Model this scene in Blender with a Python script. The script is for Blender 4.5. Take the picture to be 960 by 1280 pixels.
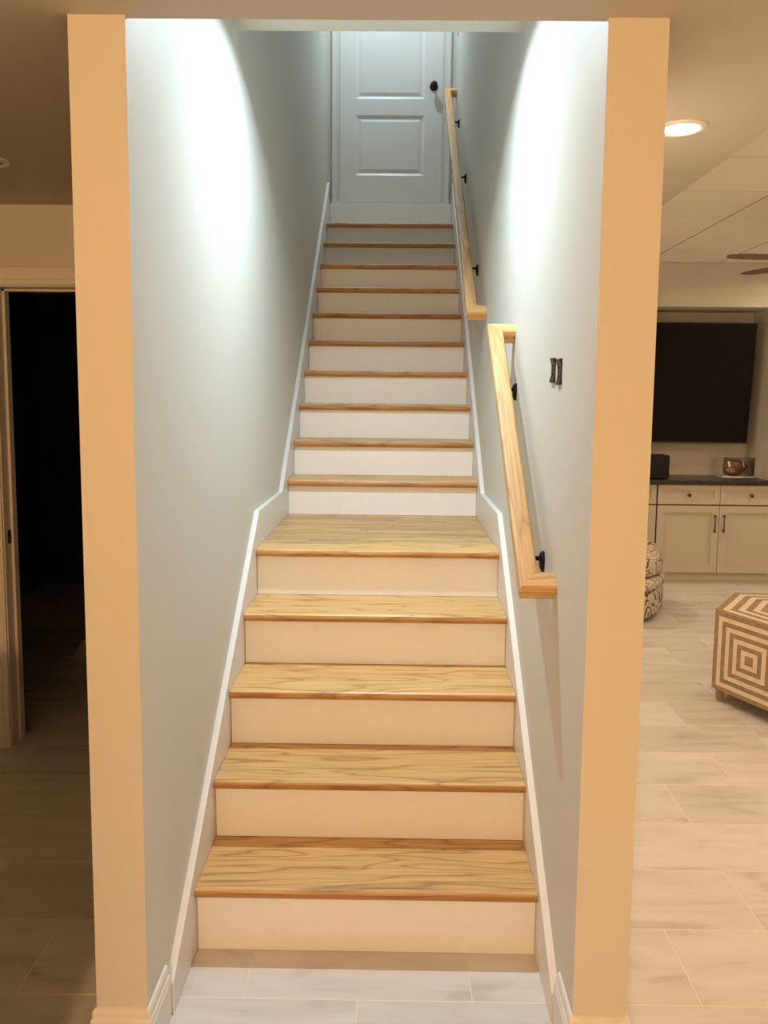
import bpy, bmesh, math, random
from mathutils import Vector, Matrix
random.seed(7)
for o in list(bpy.data.objects): bpy.data.objects.remove(o)
scene = bpy.context.scene
COL = scene.collection

# ------------------------------------------------------------------ camera
CAM = Vector((0.5635, 0.0, 1.6025))
PITCH, YAW, ROLL = 0.1023, -0.0087, 0.0103
FPX, PCX, PCY = 985.2, 487.57, 596.93
cd = bpy.data.cameras.new('camera')
cd.sensor_fit = 'VERTICAL'; cd.sensor_height = 36.0; cd.sensor_width = 27.0
cd.lens = FPX / 1280 * 36.0
cd.shift_x = (480 - PCX) / 1280.0
cd.shift_y = (PCY - 640) / 1280.0
cd.clip_start = 0.02; cd.clip_end = 60
cam = bpy.data.objects.new('camera', cd); COL.objects.link(cam)
fw = Vector((math.sin(YAW)*math.cos(PITCH), math.cos(YAW)*math.cos(PITCH), -math.sin(PITCH)))
rt = Vector((math.cos(YAW), -math.sin(YAW), 0)); up = rt.cross(fw)
rt2 = rt*math.cos(ROLL) + up*math.sin(ROLL); up2 = up*math.cos(ROLL) - rt*math.sin(ROLL)
M = Matrix((rt2, up2, -fw)).transposed().to_4x4(); M.translation = CAM
cam.matrix_world = M
scene.camera = cam

# ------------------------------------------------------------------ world, exposure
w = bpy.data.worlds.new('world'); scene.world = w; w.use_nodes = True
w.node_tree.nodes['Background'].inputs[0].default_value = (0.0, 0.0, 0.0, 1)
w.node_tree.nodes['Background'].inputs[1].default_value = 0.0
vs = scene.view_settings
vs.view_transform = 'Standard'; vs.look = 'None'; vs.gamma = 1.0; vs.exposure = 0.0; vs.use_curve_mapping = False

WARM = (1.0, 0.54, 0.22)      # older, warmer bulbs of the hall
WARM2 = (1.0, 0.72, 0.47)     # cans of the family room
COOL = (0.75, 0.905, 1.0)
E_STAIR = 26.5        # bulb above the landing approach
S_STAIR = 149
E_TOP = 17.0          # downlight in front of the upstairs door
E_HALL = 236.0         # warm can behind the viewer
E_CAN = 14.0          # each warm can of the family room
SPREAD = 165

# ------------------------------------------------------------------ layout
W = 0.9766
RY = [2.1334, 2.3779, 2.6202, 2.8778, 3.1407, 4.0636, 4.3025, 4.5434, 4.7861, 5.0299, 5.2748, 5.5189, 5.763, 6.0091, 6.2563, 6.5025]
RZ = [0, 0.2036, 0.4023, 0.5999, 0.7965, 0.9875, 1.1723, 1.3623, 1.5578, 1.755, 1.9511, 2.1472, 2.3439, 2.5417, 2.7378, 2.9328]
ZC = 2.397            # plaster ceiling
ZD = 2.752            # tile ceiling
XL0, XL1 = -0.142, -0.02
XR0, XR1 = W+0.02, W+0.148
YP = 1.745            # front of the two wall ends
X0, X1, Y0, YB = -2.4, 5.2, -3.6, 6.80
XS = 1.645            # edge of plaster bulkhead
YLW = 3.43            # wall of the left passage

# ------------------------------------------------------------------ materials
def mat(name):
    m = bpy.data.materials.new(name); m.use_nodes = True
    nt = m.node_tree; b = nt.nodes['Principled BSDF']
    return m, nt, b
def N(nt, t, **k):
    n = nt.nodes.new(t)
    for a, v in k.items(): setattr(n, a, v)
    return n
def ramp(nt, stops, interp='LINEAR'):
    r = N(nt, 'ShaderNodeValToRGB'); r.color_ramp.interpolation = interp
    el = r.color_ramp.elements
    while len(el) > 1: el.remove(el[-1])
    el[0].position, el[0].color = stops[0][0], (*stops[0][1], 1)
    for p, c in stops[1:]:
        e = el.new(p); e.color = (*c, 1)
    return r
def plain(name, col, rough=0.5, metal=0.0, bump=0.0, bscale=60, var=0.0, spec=0.5):
    m, nt, b = mat(name)
    b.inputs['Base Color'].default_value = (*col, 1)
    b.inputs['Roughness'].default_value = rough; b.inputs['Metallic'].default_value = metal
    b.inputs['Specular IOR Level'].default_value = spec
    if bump or var:
        tc = N(nt, 'ShaderNodeTexCoord'); nz = N(nt, 'ShaderNodeTexNoise'); nz.inputs['Scale'].default_value = bscale
        nz.inputs['Detail'].default_value = 3
        nt.links.new(tc.outputs['Object'], nz.inputs['Vector'])
        if bump:
            bp = N(nt, 'ShaderNodeBump'); bp.inputs['Strength'].default_value = bump; bp.inputs['Distance'].default_value = 0.002
            nt.links.new(nz.outputs['Fac'], bp.inputs['Height']); nt.links.new(bp.outputs['Normal'], b.inputs['Normal'])
        if var:
            r = ramp(nt, [(0.3, tuple(c*(1-var) for c in col)), (0.7, tuple(min(1, c*(1+var)) for c in col))])
            nt.links.new(nz.outputs['Fac'], r.inputs['Fac']); nt.links.new(r.outputs['Color'], b.inputs['Base Color'])
    return m
def offset_coords(nt, scale):
    """object coordinates, shifted per object so that no two boards share their grain"""
    tc = N(nt, 'ShaderNodeTexCoord'); oi = N(nt, 'ShaderNodeObjectInfo')
    mul = N(nt, 'ShaderNodeMath', operation='MULTIPLY'); mul.inputs[1].default_value = 37.0
    nt.links.new(oi.outputs['Random'], mul.inputs[0])
    cmb = N(nt, 'ShaderNodeCombineXYZ')
    for i in range(3): nt.links.new(mul.outputs[0], cmb.inputs[i])
    add = N(nt, 'ShaderNodeVectorMath', operation='ADD')
    nt.links.new(tc.outputs['Object'], add.inputs[0]); nt.links.new(cmb.outputs[0], add.inputs[1])
    mp = N(nt, 'ShaderNodeMapping'); mp.inputs['Scale'].default_value = scale
    nt.links.new(add.outputs[0], mp.inputs['Vector'])
    return mp, oi
def oak(name, light, mid, dark, rough=0.38, lo=0.86, hi=1.1):
    m, nt, b = mat(name)
    # broad cathedral figure
    mp, oi = offset_coords(nt, (1.1, 9.0, 9.0))
    n1 = N(nt, 'ShaderNodeTexNoise'); n1.inputs['Scale'].default_value = 1.0; n1.inputs['Detail'].default_value = 2.0; n1.inputs['Distortion'].default_value = 0.4
    nt.links.new(mp.outputs[0], n1.inputs['Vector'])
    k = N(nt, 'ShaderNodeMath', operation='MULTIPLY'); k.inputs[1].default_value = 17.0
    nt.links.new(n1.outputs['Fac'], k.inputs[0])
    fr = N(nt, 'ShaderNodeMath', operation='PINGPONG'); fr.inputs[1].default_value = 1.0
    nt.links.new(k.outputs[0], fr.inputs[0])
    r1 = ramp(nt, [(0.0, dark), (0.13, mid), (0.42, light), (1.0, light)])
    nt.links.new(fr.outputs[0], r1.inputs['Fac'])
    # fine pores
    mp2, _ = offset_coords(nt, (5.0, 240.0, 240.0))
    n2 = N(nt, 'ShaderNodeTexNoise'); n2.inputs['Scale'].default_value = 1.0; n2.inputs['Detail'].default_value = 2.0
    nt.links.new(mp2.outputs[0], n2.inputs['Vector'])
    r2 = ramp(nt, [(0.36, (0.72, 0.66, 0.58)), (0.56, (1, 1, 1))])
    nt.links.new(n2.outputs['Fac'], r2.inputs['Fac'])
    mx = N(nt, 'ShaderNodeMix', data_type='RGBA', blend_type='MULTIPLY'); mx.inputs[0].default_value = 0.8
    nt.links.new(r1.outputs['Color'], mx.inputs[6]); nt.links.new(r2.outputs['Color'], mx.inputs[7])
    # board to board tone
    hs = N(nt, 'ShaderNodeHueSaturation')
    mr = N(nt, 'ShaderNodeMapRange'); mr.inputs[3].default_value = lo; mr.inputs[4].default_value = hi
    nt.links.new(oi.outputs['Random'], mr.inputs[0]); nt.links.new(mr.outputs[0], hs.inputs['Value'])
    nt.links.new(mx.outputs[2], hs.inputs['Color']); nt.links.new(hs.outputs[0], b.inputs['Base Color'])
    b.inputs['Roughness'].default_value = rough
    bp = N(nt, 'ShaderNodeBump'); bp.inputs['Strength'].default_value = 0.15; bp.inputs['Distance'].default_value = 0.001
    nt.links.new(n2.outputs['Fac'], bp.inputs['Height']); nt.links.new(bp.outputs['Normal'], b.inputs['Normal'])
    return m
def tile_mat(name):
    m, nt, b = mat(name)
    mp, oi = offset_coords(nt, (1.6, 7.0, 7.0))
    n1 = N(nt, 'ShaderNodeTexNoise'); n1.inputs['Scale'].default_value = 1.3; n1.inputs['Detail'].default_value = 6.0
    n1.inputs['Roughness'].default_value = 0.62; n1.inputs['Distortion'].default_value = 0.7
    nt.links.new(mp.outputs[0], n1.inputs['Vector'])
    r1 = ramp(nt, [(0.30, (0.49, 0.465, 0.435)), (0.45, (0.63, 0.615, 0.59)), (0.62, (0.68, 0.67, 0.65)), (0.8, (0.73, 0.72, 0.70))])
    nt.links.new(n1.outputs['Fac'], r1.inputs['Fac'])
    hs = N(nt, 'ShaderNodeHueSaturation')
    mr = N(nt, 'ShaderNodeMapRange'); mr.inputs[3].default_value = 0.93; mr.inputs[4].default_value = 1.04
    nt.links.new(oi.outputs['Random'], mr.inputs[0]); nt.links.new(mr.outputs[0], hs.inputs['Value'])
    nt.links.new(r1.outputs['Color'], hs.inputs['Color']); nt.links.new(hs.outputs[0], b.inputs['Base Color'])
    b.inputs['Roughness'].default_value = 0.42
    return m
def damask(name):
    """swirling patterned upholstery"""
    m, nt, b = mat(name)
    tc = N(nt, 'ShaderNodeTexCoord'); mp = N(nt, 'ShaderNodeMapping'); mp.inputs['Scale'].default_value = (6.5, 6.5, 5.5)
    nt.links.new(tc.outputs['Object'], mp.inputs['Vector'])
    nz = N(nt, 'ShaderNodeTexNoise'); nz.inputs['Scale'].default_value = 0.9; nz.inputs['Detail'].default_value = 1.5
    nt.links.new(mp.outputs[0], nz.inputs['Vector'])
    add = N(nt, 'ShaderNodeVectorMath', operation='MULTIPLY_ADD'); add.inputs[1].default_value = (2.2, 2.2, 2.2)
    nt.links.new(nz.outputs['Color'], add.inputs[0]); nt.links.new(mp.outputs[0], add.inputs[2])
    vo = N(nt, 'ShaderNodeTexVoronoi'); vo.feature = 'F1'; vo.inputs['Scale'].default_value = 1.4
    nt.links.new(add.outputs[0], vo.inputs['Vector'])
    k = N(nt, 'ShaderNodeMath', operation='MULTIPLY'); k.inputs[1].default_value = 3.6
    nt.links.new(vo.outputs['Distance'], k.inputs[0])
    fr = N(nt, 'ShaderNodeMath', operation='PINGPONG'); fr.inputs[1].default_value = 1.0; nt.links.new(k.outputs[0], fr.inputs[0])
    r = ramp(nt, [(0.0, (0.10, 0.07, 0.045)), (0.12, (0.14, 0.10, 0.065)), (0.22, (0.62, 0.56, 0.46)), (0.5, (0.72, 0.66, 0.56)), (0.58, (0.34, 0.28, 0.19)), (0.74, (0.38, 0.31, 0.22)), (0.8, (0.70, 0.64, 0.54))], 'LINEAR')
    nt.links.new(fr.outputs[0], r.inputs['Fac']); nt.links.new(r.outputs['Color'], b.inputs['Base Color'])
    b.inputs['Roughness'].default_value = 0.9
    return m
def granite(name):
    m, nt, b = mat(name)
    tc = N(nt, 'ShaderNodeTexCoord'); nz = N(nt, 'ShaderNodeTexNoise'); nz.inputs['Scale'].default_value = 90; nz.inputs['Detail'].default_value = 4
    nt.links.new(tc.outputs['Object'], nz.inputs['Vector'])
    r = ramp(nt, [(0.45, (0.012, 0.012, 0.013)), (0.62, (0.05, 0.048, 0.045)), (0.75, (0.16, 0.15, 0.13))])
    nt.links.new(nz.outputs['Fac'], r.inputs['Fac']); nt.links.new(r.outputs['Color'], b.inputs['Base Color'])
    b.inputs['Roughness'].default_value = 0.3
    return m
def inlay(name, ca, cb):
    m, nt, b = mat(name)
    mp, oi = offset_coords(nt, (30, 30, 30))
    nz = N(nt, 'ShaderNodeTexNoise'); nz.inputs['Scale'].default_value = 1; nz.inputs['Detail'].default_value = 3
    nt.links.new(mp.outputs[0], nz.inputs['Vector'])
    r = ramp(nt, [(0.35, ca), (0.65, cb)]); nt.links.new(nz.outputs['Fac'], r.inputs['Fac'])
    nt.links.new(r.outputs['Color'], b.inputs['Base Color']); b.inputs['Roughness'].default_value = 0.5
    return m
def emit(name, col, s):
    m, nt, b = mat(name)
    b.inputs['Base Color'].default_value = (*col, 1)
    b.inputs['Emission Color'].default_value = (*col, 1); b.inputs['Emission Strength'].default_value = s
    return m
def leather(name):
    m, nt, b = mat(name)
    tc = N(nt, 'ShaderNodeTexCoord'); vo = N(nt, 'ShaderNodeTexVoronoi'); vo.inputs['Scale'].default_value = 260
    nt.links.new(tc.outputs['Object'], vo.inputs['Vector'])
    r = ramp(nt, [(0.0, (0.20, 0.075, 0.04)), (0.6, (0.13, 0.045, 0.025))]); nt.links.new(vo.outputs['Distance'], r.inputs['Fac'])
    nt.links.new(r.outputs['Color'], b.inputs['Base Color']); b.inputs['Roughness'].default_value = 0.45
    bp = N(nt, 'ShaderNodeBump'); bp.inputs['Strength'].default_value = 0.4; bp.inputs['Distance'].default_value = 0.001; bp.invert = True
    nt.links.new(vo.outputs['Distance'], bp.inputs['Height']); nt.links.new(bp.outputs['Normal'], b.inputs['Normal'])
    return m
def acrylic(name):
    """thin clear sheet: lets light straight through, keeps a Fresnel gloss"""
    m, nt, b = mat(name)
    out = nt.nodes['Material Output']
    tr = N(nt, 'ShaderNodeBsdfTransparent'); tr.inputs[0].default_value = (0.985, 0.985, 0.98, 1)
    gl = N(nt, 'ShaderNodeBsdfGlossy'); gl.inputs['Roughness'].default_value = 0.04
    fr = N(nt, 'ShaderNodeFresnel'); fr.inputs['IOR'].default_value = 1.35
    mx = N(nt, 'ShaderNodeMixShader')
    nt.links.new(fr.outputs[0], mx.inputs[0]); nt.links.new(tr.outputs[0], mx.inputs[1]); nt.links.new(gl.outputs[0], mx.inputs[2])
    nt.links.new(mx.outputs[0], out.inputs['Surface'])
    return m

PAINT = plain('wall_paint', (0.645, 0.64, 0.585), 0.55, bump=0.08, bscale=220, var=0.012)
UNLITWALL = plain('unlit_room_wall', (0.05, 0.045, 0.04), 0.7, bump=0.08, bscale=220)  # darkness of the unlit side room is put into its wall colour
CEILP = plain('ceiling_paint', (0.57, 0.545, 0.485), 0.8, bump=0.06, bscale=200)
TRIM = plain('white_trim_paint', (0.76, 0.745, 0.71), 0.38, bump=0.03, bscale=40)
RISER = plain('white_riser_paint', (0.845, 0.865, 0.875), 0.42, bump=0.03, bscale=30, var=0.01)
DOORP = plain('white_door_paint', (0.78, 0.78, 0.76), 0.4)
OAK = oak('oak_tread', (0.72, 0.46, 0.19), (0.62, 0.37, 0.14), (0.45, 0.245, 0.085))
OAKE = oak('oak_nosing_front', (0.50, 0.275, 0.095), (0.44, 0.225, 0.072), (0.33, 0.155, 0.045))
OAKR = oak('oak_rail', (0.66, 0.425, 0.18), (0.61, 0.375, 0.15), (0.53, 0.305, 0.115), 0.5)
OAKP = oak('oak_plank', (0.68, 0.435, 0.18), (0.58, 0.35, 0.135), (0.40, 0.22, 0.08), 0.38, 0.74, 1.12)
TILE = tile_mat('porcelain_tile')
GROUT = plain('grout', (0.74, 0.70, 0.65), 0.9, var=0.06, bscale=80)
CABP = plain('cabinet_paint', (0.54, 0.50, 0.425), 0.45)
DARKGAP = plain('cabinet_shadow_gap', (0.10, 0.085, 0.07), 0.7)
BLACKM = plain('black_metal', (0.008, 0.0075, 0.007), 0.45, 0.0, spec=0.3)
BRONZE = plain('bronze_metal', (0.12, 0.08, 0.045), 0.35, 0.9)
GRANITE = granite('black_granite')
SCREEN = plain('tv_screen', (0.004, 0.004, 0.0045), 0.25, spec=0.16)
TVPL = plain('tv_plastic', (0.012, 0.012, 0.012), 0.5)
SPKR = plain('speaker_cloth', (0.006, 0.006, 0.007), 0.85, bump=0.3, bscale=400)
CTILE = plain('ceiling_tile', (0.92, 0.87, 0.80), 0.9, bump=0.4, bscale=320, var=0.03)
TBAR = plain('ceiling_grid', (0.40, 0.36, 0.31), 0.6)
IN_D = inlay('inlay_taupe', (0.28, 0.20, 0.125), (0.36, 0.265, 0.17))
IN_L = inlay('inlay_cream', (0.70, 0.60, 0.46), (0.78, 0.68, 0.54))
FABRIC = damask('patterned_upholstery')
FANB = plain('fan_blade', (0.20, 0.14, 0.09), 0.5)
FANM = plain('fan_metal', (0.25, 0.2, 0.15), 0.35, 0.9)
LEATH = leather('football_leather')
WHITEP = plain('white_plastic', (0.8, 0.8, 0.78), 0.4)
ACR = acrylic('clear_acrylic')
LENS_W = emit('warm_lens', (1.0, 0.84, 0.62), 14.0)
LENS_C = emit('cool_lens', (0.93, 0.98, 1.0), 14.0)
LENS_OFF = plain('unlit_lens', (0.5, 0.47, 0.42), 0.5)
STEEL = plain('steel', (0.5, 0.5, 0.5), 0.3, 1.0)

# ------------------------------------------------------------------ helpers
def link(name, me, m=None, parent=None, smooth=False):
    o = bpy.data.objects.new(name, me); COL.objects.link(o)
    if m is not None and not me.materials: me.materials.append(m)
    if parent is not None: o.parent = parent
    if smooth:
        for p in me.polygons: p.use_smooth = True
    return o
def from_bm(name, bm, m, parent=None, smooth=False, loc=(0, 0, 0)):
    bmesh.ops.recalc_face_normals(bm, faces=bm.faces)
    me = bpy.data.meshes.new(name); bm.to_mesh(me); bm.free()
    o = link(name, me, m, parent, smooth); o.location = loc
    return o
def add_box(bm, a, b, bev=0.0, seg=1):
    vs_ = [bm.verts.new((x, y, z)) for x in (a[0], b[0]) for y in (a[1], b[1]) for z in (a[2], b[2])]
    f = [(0, 1, 3, 2), (4, 6, 7, 5), (0, 4, 5, 1), (2, 3, 7, 6), (0, 2, 6, 4), (1, 5, 7, 3)]
    fs = [bm.faces.new([vs_[i] for i in t]) for t in f]
    if bev:
        es = list({e for t in fs for e in t.edges})
        bmesh.ops.bevel(bm, geom=es, offset=bev, segments=seg, profile=0.5, affect='EDGES')
def box(name, a, b, m, parent=None, bev=0.0, seg=1, loc=(0, 0, 0)):
    bm = bmesh.new(); add_box(bm, a, b, bev, seg)
    return from_bm(name, bm, m, parent, False, loc)
def cbox(name, c, s, m, parent=None, bev=0.0, seg=1):
    """box whose object origin is its own centre"""
    h = [v/2 for v in s]
    return box(name, (-h[0], -h[1], -h[2]), (h[0], h[1], h[2]), m, parent, bev, seg, c)
def add_prism(bm, pts, e0, e1, fn):
    """polygon pts (u,v) extruded along t; e0/e1 give t from (u,v); fn maps (t,u,v)->xyz"""
    A = [bm.verts.new(fn(e0(u, v), u, v)) for u, v in pts]; B = [bm.verts.new(fn(e1(u, v), u, v)) for u, v in pts]
    n = len(pts)
    for i in range(n): bm.faces.new((A[i], A[(i+1) % n], B[(i+1) % n], B[i]))
    bm.faces.new(A[::-1]); bm.faces.new(B)
def sweep(bm, path, prof, fn, closed_prof=True):
    """mitred sweep: path of 2D points (p,q); prof of (offset to the left of travel, height); fn(p,q,h)->xyz"""
    n = len(path); P = [Vector(p) for p in path]; rings = []
    for i in range(n):
        d0 = (P[i]-P[i-1]).normalized() if i > 0 else None
        d1 = (P[i+1]-P[i]).normalized() if i < n-1 else None
        if d0 is None: d0 = d1
        if d1 is None: d1 = d0
        n0 = Vector((-d0.y, d0.x)); n1 = Vector((-d1.y, d1.x))
        mv = (n0+n1); mv = mv / (1 + n0.dot(n1))
        rings.append([bm.verts.new(fn(P[i].x+mv.x*o, P[i].y+mv.y*o, h)) for o, h in prof])
    k = len(prof)
    for a, b in zip(rings, rings[1:]):
        for j in range(k): bm.faces.new((a[j], a[(j+1) % k], b[(j+1) % k], b[j]))
    bm.faces.new(rings[0][::-1]); bm.faces.new(rings[-1])
def add_lathe(bm, prof, n=24, fn=lambda x, y, z: (x, y, z)):
    """prof of (r, z) around z"""
    rings = []
    for r, z in prof:
        if r < 1e-6: rings.append([bm.verts.new(fn(0, 0, z))])
        else: rings.append([bm.verts.new(fn(r*math.cos(2*math.pi*i/n), r*math.sin(2*math.pi*i/n), z)) for i in range(n)])
    for a, b in zip(rings, rings[1:]):
        for i in range(n):
            j = (i+1) % n
            if len(a) == 1 and len(b) == 1: continue
            if len(a) == 1: bm.faces.new((a[0], b[i], b[j]))
            elif len(b) == 1: bm.faces.new((a[i], a[j], b[0]))
            else: bm.faces.new((a[i], a[j], b[j], b[i]))
def lathe(name, prof, m, parent=None, n=24, loc=(0, 0, 0), fn=lambda x, y, z: (x, y, z)):
    bm = bmesh.new(); add_lathe(bm, prof, n, fn)
    return from_bm(name, bm, m, parent, True, loc)
def add_tube(bm, pts, r, n=8):
    P = [Vector(p) for p in pts]; rings = []
    for i, p in enumerate(P):
        d = (P[min(i+1, len(P)-1)]-P[max(i-1, 0)]).normalized()
        u = d.orthogonal().normalized() if i == 0 else (u - d*u.dot(d)).normalized()
        v = d.cross(u)
        rings.append([bm.verts.new(p + (u*math.cos(2*math.pi*k/n)+v*math.sin(2*math.pi*k/n))*r) for k in range(n)])
    for a, b in zip(rings, rings[1:]):
        for k in range(n): bm.faces.new((a[k], a[(k+1) % n], b[(k+1) % n], b[k]))
    bm.faces.new(rings[0][::-1]); bm.faces.new(rings[-1])
def tube(name, pts, r, m, parent=None, n=8):
    bm = bmesh.new(); add_tube(bm, pts, r, n)
    return from_bm(name, bm, m, parent, True)
def empty(name, loc=(0, 0, 0), rz=0.0):
    o = bpy.data.objects.new(name, None); COL.objects.link(o); o.location = loc; o.rotation_euler.z = rz
    o.empty_display_size = 0.1
    return o
def tag(o, label, cat, group=None, kind=None):
    o['label'] = label; o['category'] = cat
    if group: o['group'] = group
    if kind: o['kind'] = kind
    return o
def struct(o, label, cat):
    return tag(o, label, cat, kind='structure')
def area(name, loc, size, energy, col, spread=180, rot=(0, 0, 0), parent=None):
    l = bpy.data.lights.new(name, 'AREA'); l.shape = 'DISK'; l.size = size; l.energy = energy; l.color = col
    l.spread = math.radians(spread)
    o = bpy.data.objects.new(name, l); COL.objects.link(o); o.location = loc; o.rotation_euler = rot
    if parent is not None: o.parent = parent
    return o
def multi_box(name, boxes, m, parent=None):
    bm = bmesh.new()
    for a, b in boxes: add_box(bm, a, b)
    return from_bm(name, bm, m, parent)

# ================================================================== THE SETTING
HT = 5.5
struct(box('wall_stair_left', (XL0, YP, 0), (XL1, 6.7, HT), PAINT), 'grey painted wall on the left side of the staircase', 'wall')
struct(box('wall_stair_right', (XR0, YP, 0), (XR1, 6.7, HT), PAINT), 'grey painted wall on the right side of the staircase carrying the handrails', 'wall')
bm = bmesh.new()   # wall around the upstairs door
add_box(bm, (XL1, 6.535, RZ[15]), (0.060, 6.66, HT)); add_box(bm, (0.910, 6.535, RZ[15]), (XR0, 6.66, HT))
add_box(bm, (0.060, 6.535, 5.19), (0.910, 6.66, HT)); add_box(bm, (0.060, 6.535, RZ[15]), (0.910, 6.66, 3.150))
struct(from_bm('wall_stair_top', bm, PAINT), 'painted wall around the white door at the top of the stairs', 'wall')
struct(box('wall_header', (XL1, 2.862, 2.895), (XR0, 2.952, HT), PAINT), 'short painted header beam crossing above the staircase', 'wall')
struct(multi_box('ceiling_stair', [((XL1, 1.762, 2.985), (XR0, 2.862, 3.1)), ((XL1, 2.952, HT-0.02), (XR0, 6.66, HT+0.1))], CEILP), 'ceiling of the stairwell above the header beam', 'ceiling')
bm = bmesh.new()
add_box(bm, (X0, Y0, ZC), (XS, 1.762, 2.985)); add_box(bm, (X0, 1.762, ZC), (XL0, YLW, 2.985)); add_box(bm, (XR1, 1.762, ZC), (XS, YB, 2.985))
struct(from_bm('ceiling_plaster', bm, CEILP), 'smooth plaster ceiling in front of and beside the stairwell', 'ceiling')

# left passage and dark side room
DL0, DL1, DZ = -1.172, -0.345, 2.055
bm = bmesh.new()
add_box(bm, (X0, YLW, 0), (DL0-0.018, YLW+0.115, 2.6)); add_box(bm, (DL1+0.018, YLW, 0), (XL0, YLW+0.115, 2.6)); add_box(bm, (DL0-0.018, YLW, DZ+0.018), (DL1+0.018, YLW+0.115, 2.6))
struct(from_bm('wall_passage', bm, PAINT), 'painted wall around the dark doorway left of the stairs', 'wall')
struct(multi_box('wall_side_room', [((X0, 6.5, 0), (XL0, 6.6, 2.6)), ((X0-0.1, YLW, 0), (X0, 6.6, 2.6))], UNLITWALL), 'unlit walls of the dark room behind the left doorway', 'wall')
struct(box('ceiling_side_room', (X0, YLW+0.115, ZC), (XL0, 6.5, ZC+0.1), CEILP), 'unlit ceiling of the dark room behind the left doorway', 'ceiling')
struct(box('wall_left', (X0-0.1, Y0, 0), (X0, YLW, 2.985), PAINT), 'painted outer wall of the passage far to the left', 'wall')
struct(box('wall_light_blocker', (X0, 0.60, 0), (-0.20, 0.74, 1.38), PAINT), 'added half height wall out of view beside the viewer, shading the passage floor', 'wall')  # added out of view; its height keeps hall light off the passage floor
struct(box('wall_rear', (X0-0.1, Y0-0.1, 0), (X1+0.1, Y0, 2.985), PAINT), 'painted wall behind the viewer', 'wall')
struct(box('wall_right', (X1, Y0, 0), (X1+0.1, 7.4, 2.985), PAINT), 'painted outer wall of the family room far to the right', 'wall')
# far wall of the family room with the media niche
NX0, NX1, NZ, NB = 1.76, 3.765, 2.385, 7.25
CX0, CX1 = 1.72, 3.90
bm = bmesh.new()
add_box(bm, (XR1, YB, 0), (CX0, 7.4, 2.985)); add_box(bm, (CX1, YB, 0), (X1, 7.4, 2.985))
add_box(bm, (CX0, YB, 0.917), (NX0, NB, NZ)); add_box(bm, (NX1, YB, 0.917), (CX1, NB, NZ))
add_box(bm, (CX0, YB, NZ), (CX1, NB, 2.985)); add_box(bm, (CX0, NB, 0), (CX1, 7.4, 2.985))
struct(from_bm('wall_back', bm, PAINT), 'far painted wall of the family room with a deep niche for the television', 'wall')

# ---- floor: slab, then every tile
floor = struct(box('floor', (X0, Y0, -0.12), (X1, 6.8, -0.0009), GROUT), 'beige porcelain tile floor laid in staggered rows', 'floor')
TX, TY, TG = 0.612, 0.3030, 0.0038
ty0 = 1.9500
mesh_cache = {}
def tile_mesh(wx, wy):
    key = (round(wx, 4), round(wy, 4))
    if key not in mesh_cache:
        bm = bmesh.new(); bv = 0.0012
        hx, hy = wx/2, wy/2
        lo = [bm.verts.new((sx*hx, sy*hy, -0.004)) for sx, sy in ((-1, -1), (1, -1), (1, 1), (-1, 1))]
        mi = [bm.verts.new((sx*hx, sy*hy, -bv)) for sx, sy in ((-1, -1), (1, -1), (1, 1), (-1, 1))]
        tp = [bm.verts.new((sx*(hx-bv), sy*(hy-bv), 0)) for sx, sy in ((-1, -1), (1, -1), (1, 1), (-1, 1))]
        for a, b in ((lo, mi), (mi, tp)):
            for i in range(4): bm.faces.new((a[i], a[(i+1) % 4], b[(i+1) % 4], b[i]))
        bm.faces.new(tp)
        me = bpy.data.meshes.new('tile'); bm.to_mesh(me); bm.free(); me.materials.append(TILE)
        mesh_cache[key] = me
    return mesh_cache[key]
SOLID = [(XL0-0.003, YP-0.003, XL1+0.003, 9), (XR0-0.003, YP-0.003, XR1+0.003, 9), (-0.03, 2.15, W+0.03, 9)]
def lay_tile(xa, xb, ya, yb):
    """clip a tile against the wall ends and the stairs"""
    rects = [(xa, ya, xb, yb)]
    for sx0, sy0, sx1, sy1 in SOLID:
        nr = []
        for (a, b, c, d) in rects:
            if c <= sx0 or a >= sx1 or d <= sy0 or b >= sy1: nr.append((a, b, c, d)); continue
            if a < sx0: nr.append((a, b, sx0, d))
            if c > sx1: nr.append((sx1, b, c, d))
            if b < sy0: nr.append((max(a, sx0), b, min(c, sx1), sy0))
        rects = nr
    for (a, b, c, d) in rects:
        if c-a < 0.012 or d-b < 0.012: continue
        o = link('tile', tile_mesh(c-a, d-b), None, floor); o.location = ((a+c)/2, (b+d)/2, 0)
for r in range(-2, 17):
    ya = ty0 + r*TY + TG/2; yb = ya + TY - TG
    if ya > 6.8: break
    yb = min(yb, 6.79)
    x = (0.168 if r % 2 == 0 else 0.474) - 5*TX
    while x < 5.2:
        xa, xb = x+TG/2, x+TX-TG/2
        x += TX
        if xb < -2.4 or xa > 4.45: continue
        if xb < XL0 and ya > 5.2: continue
        lay_tile(max(xa, X0), xb, ya, yb)

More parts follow.
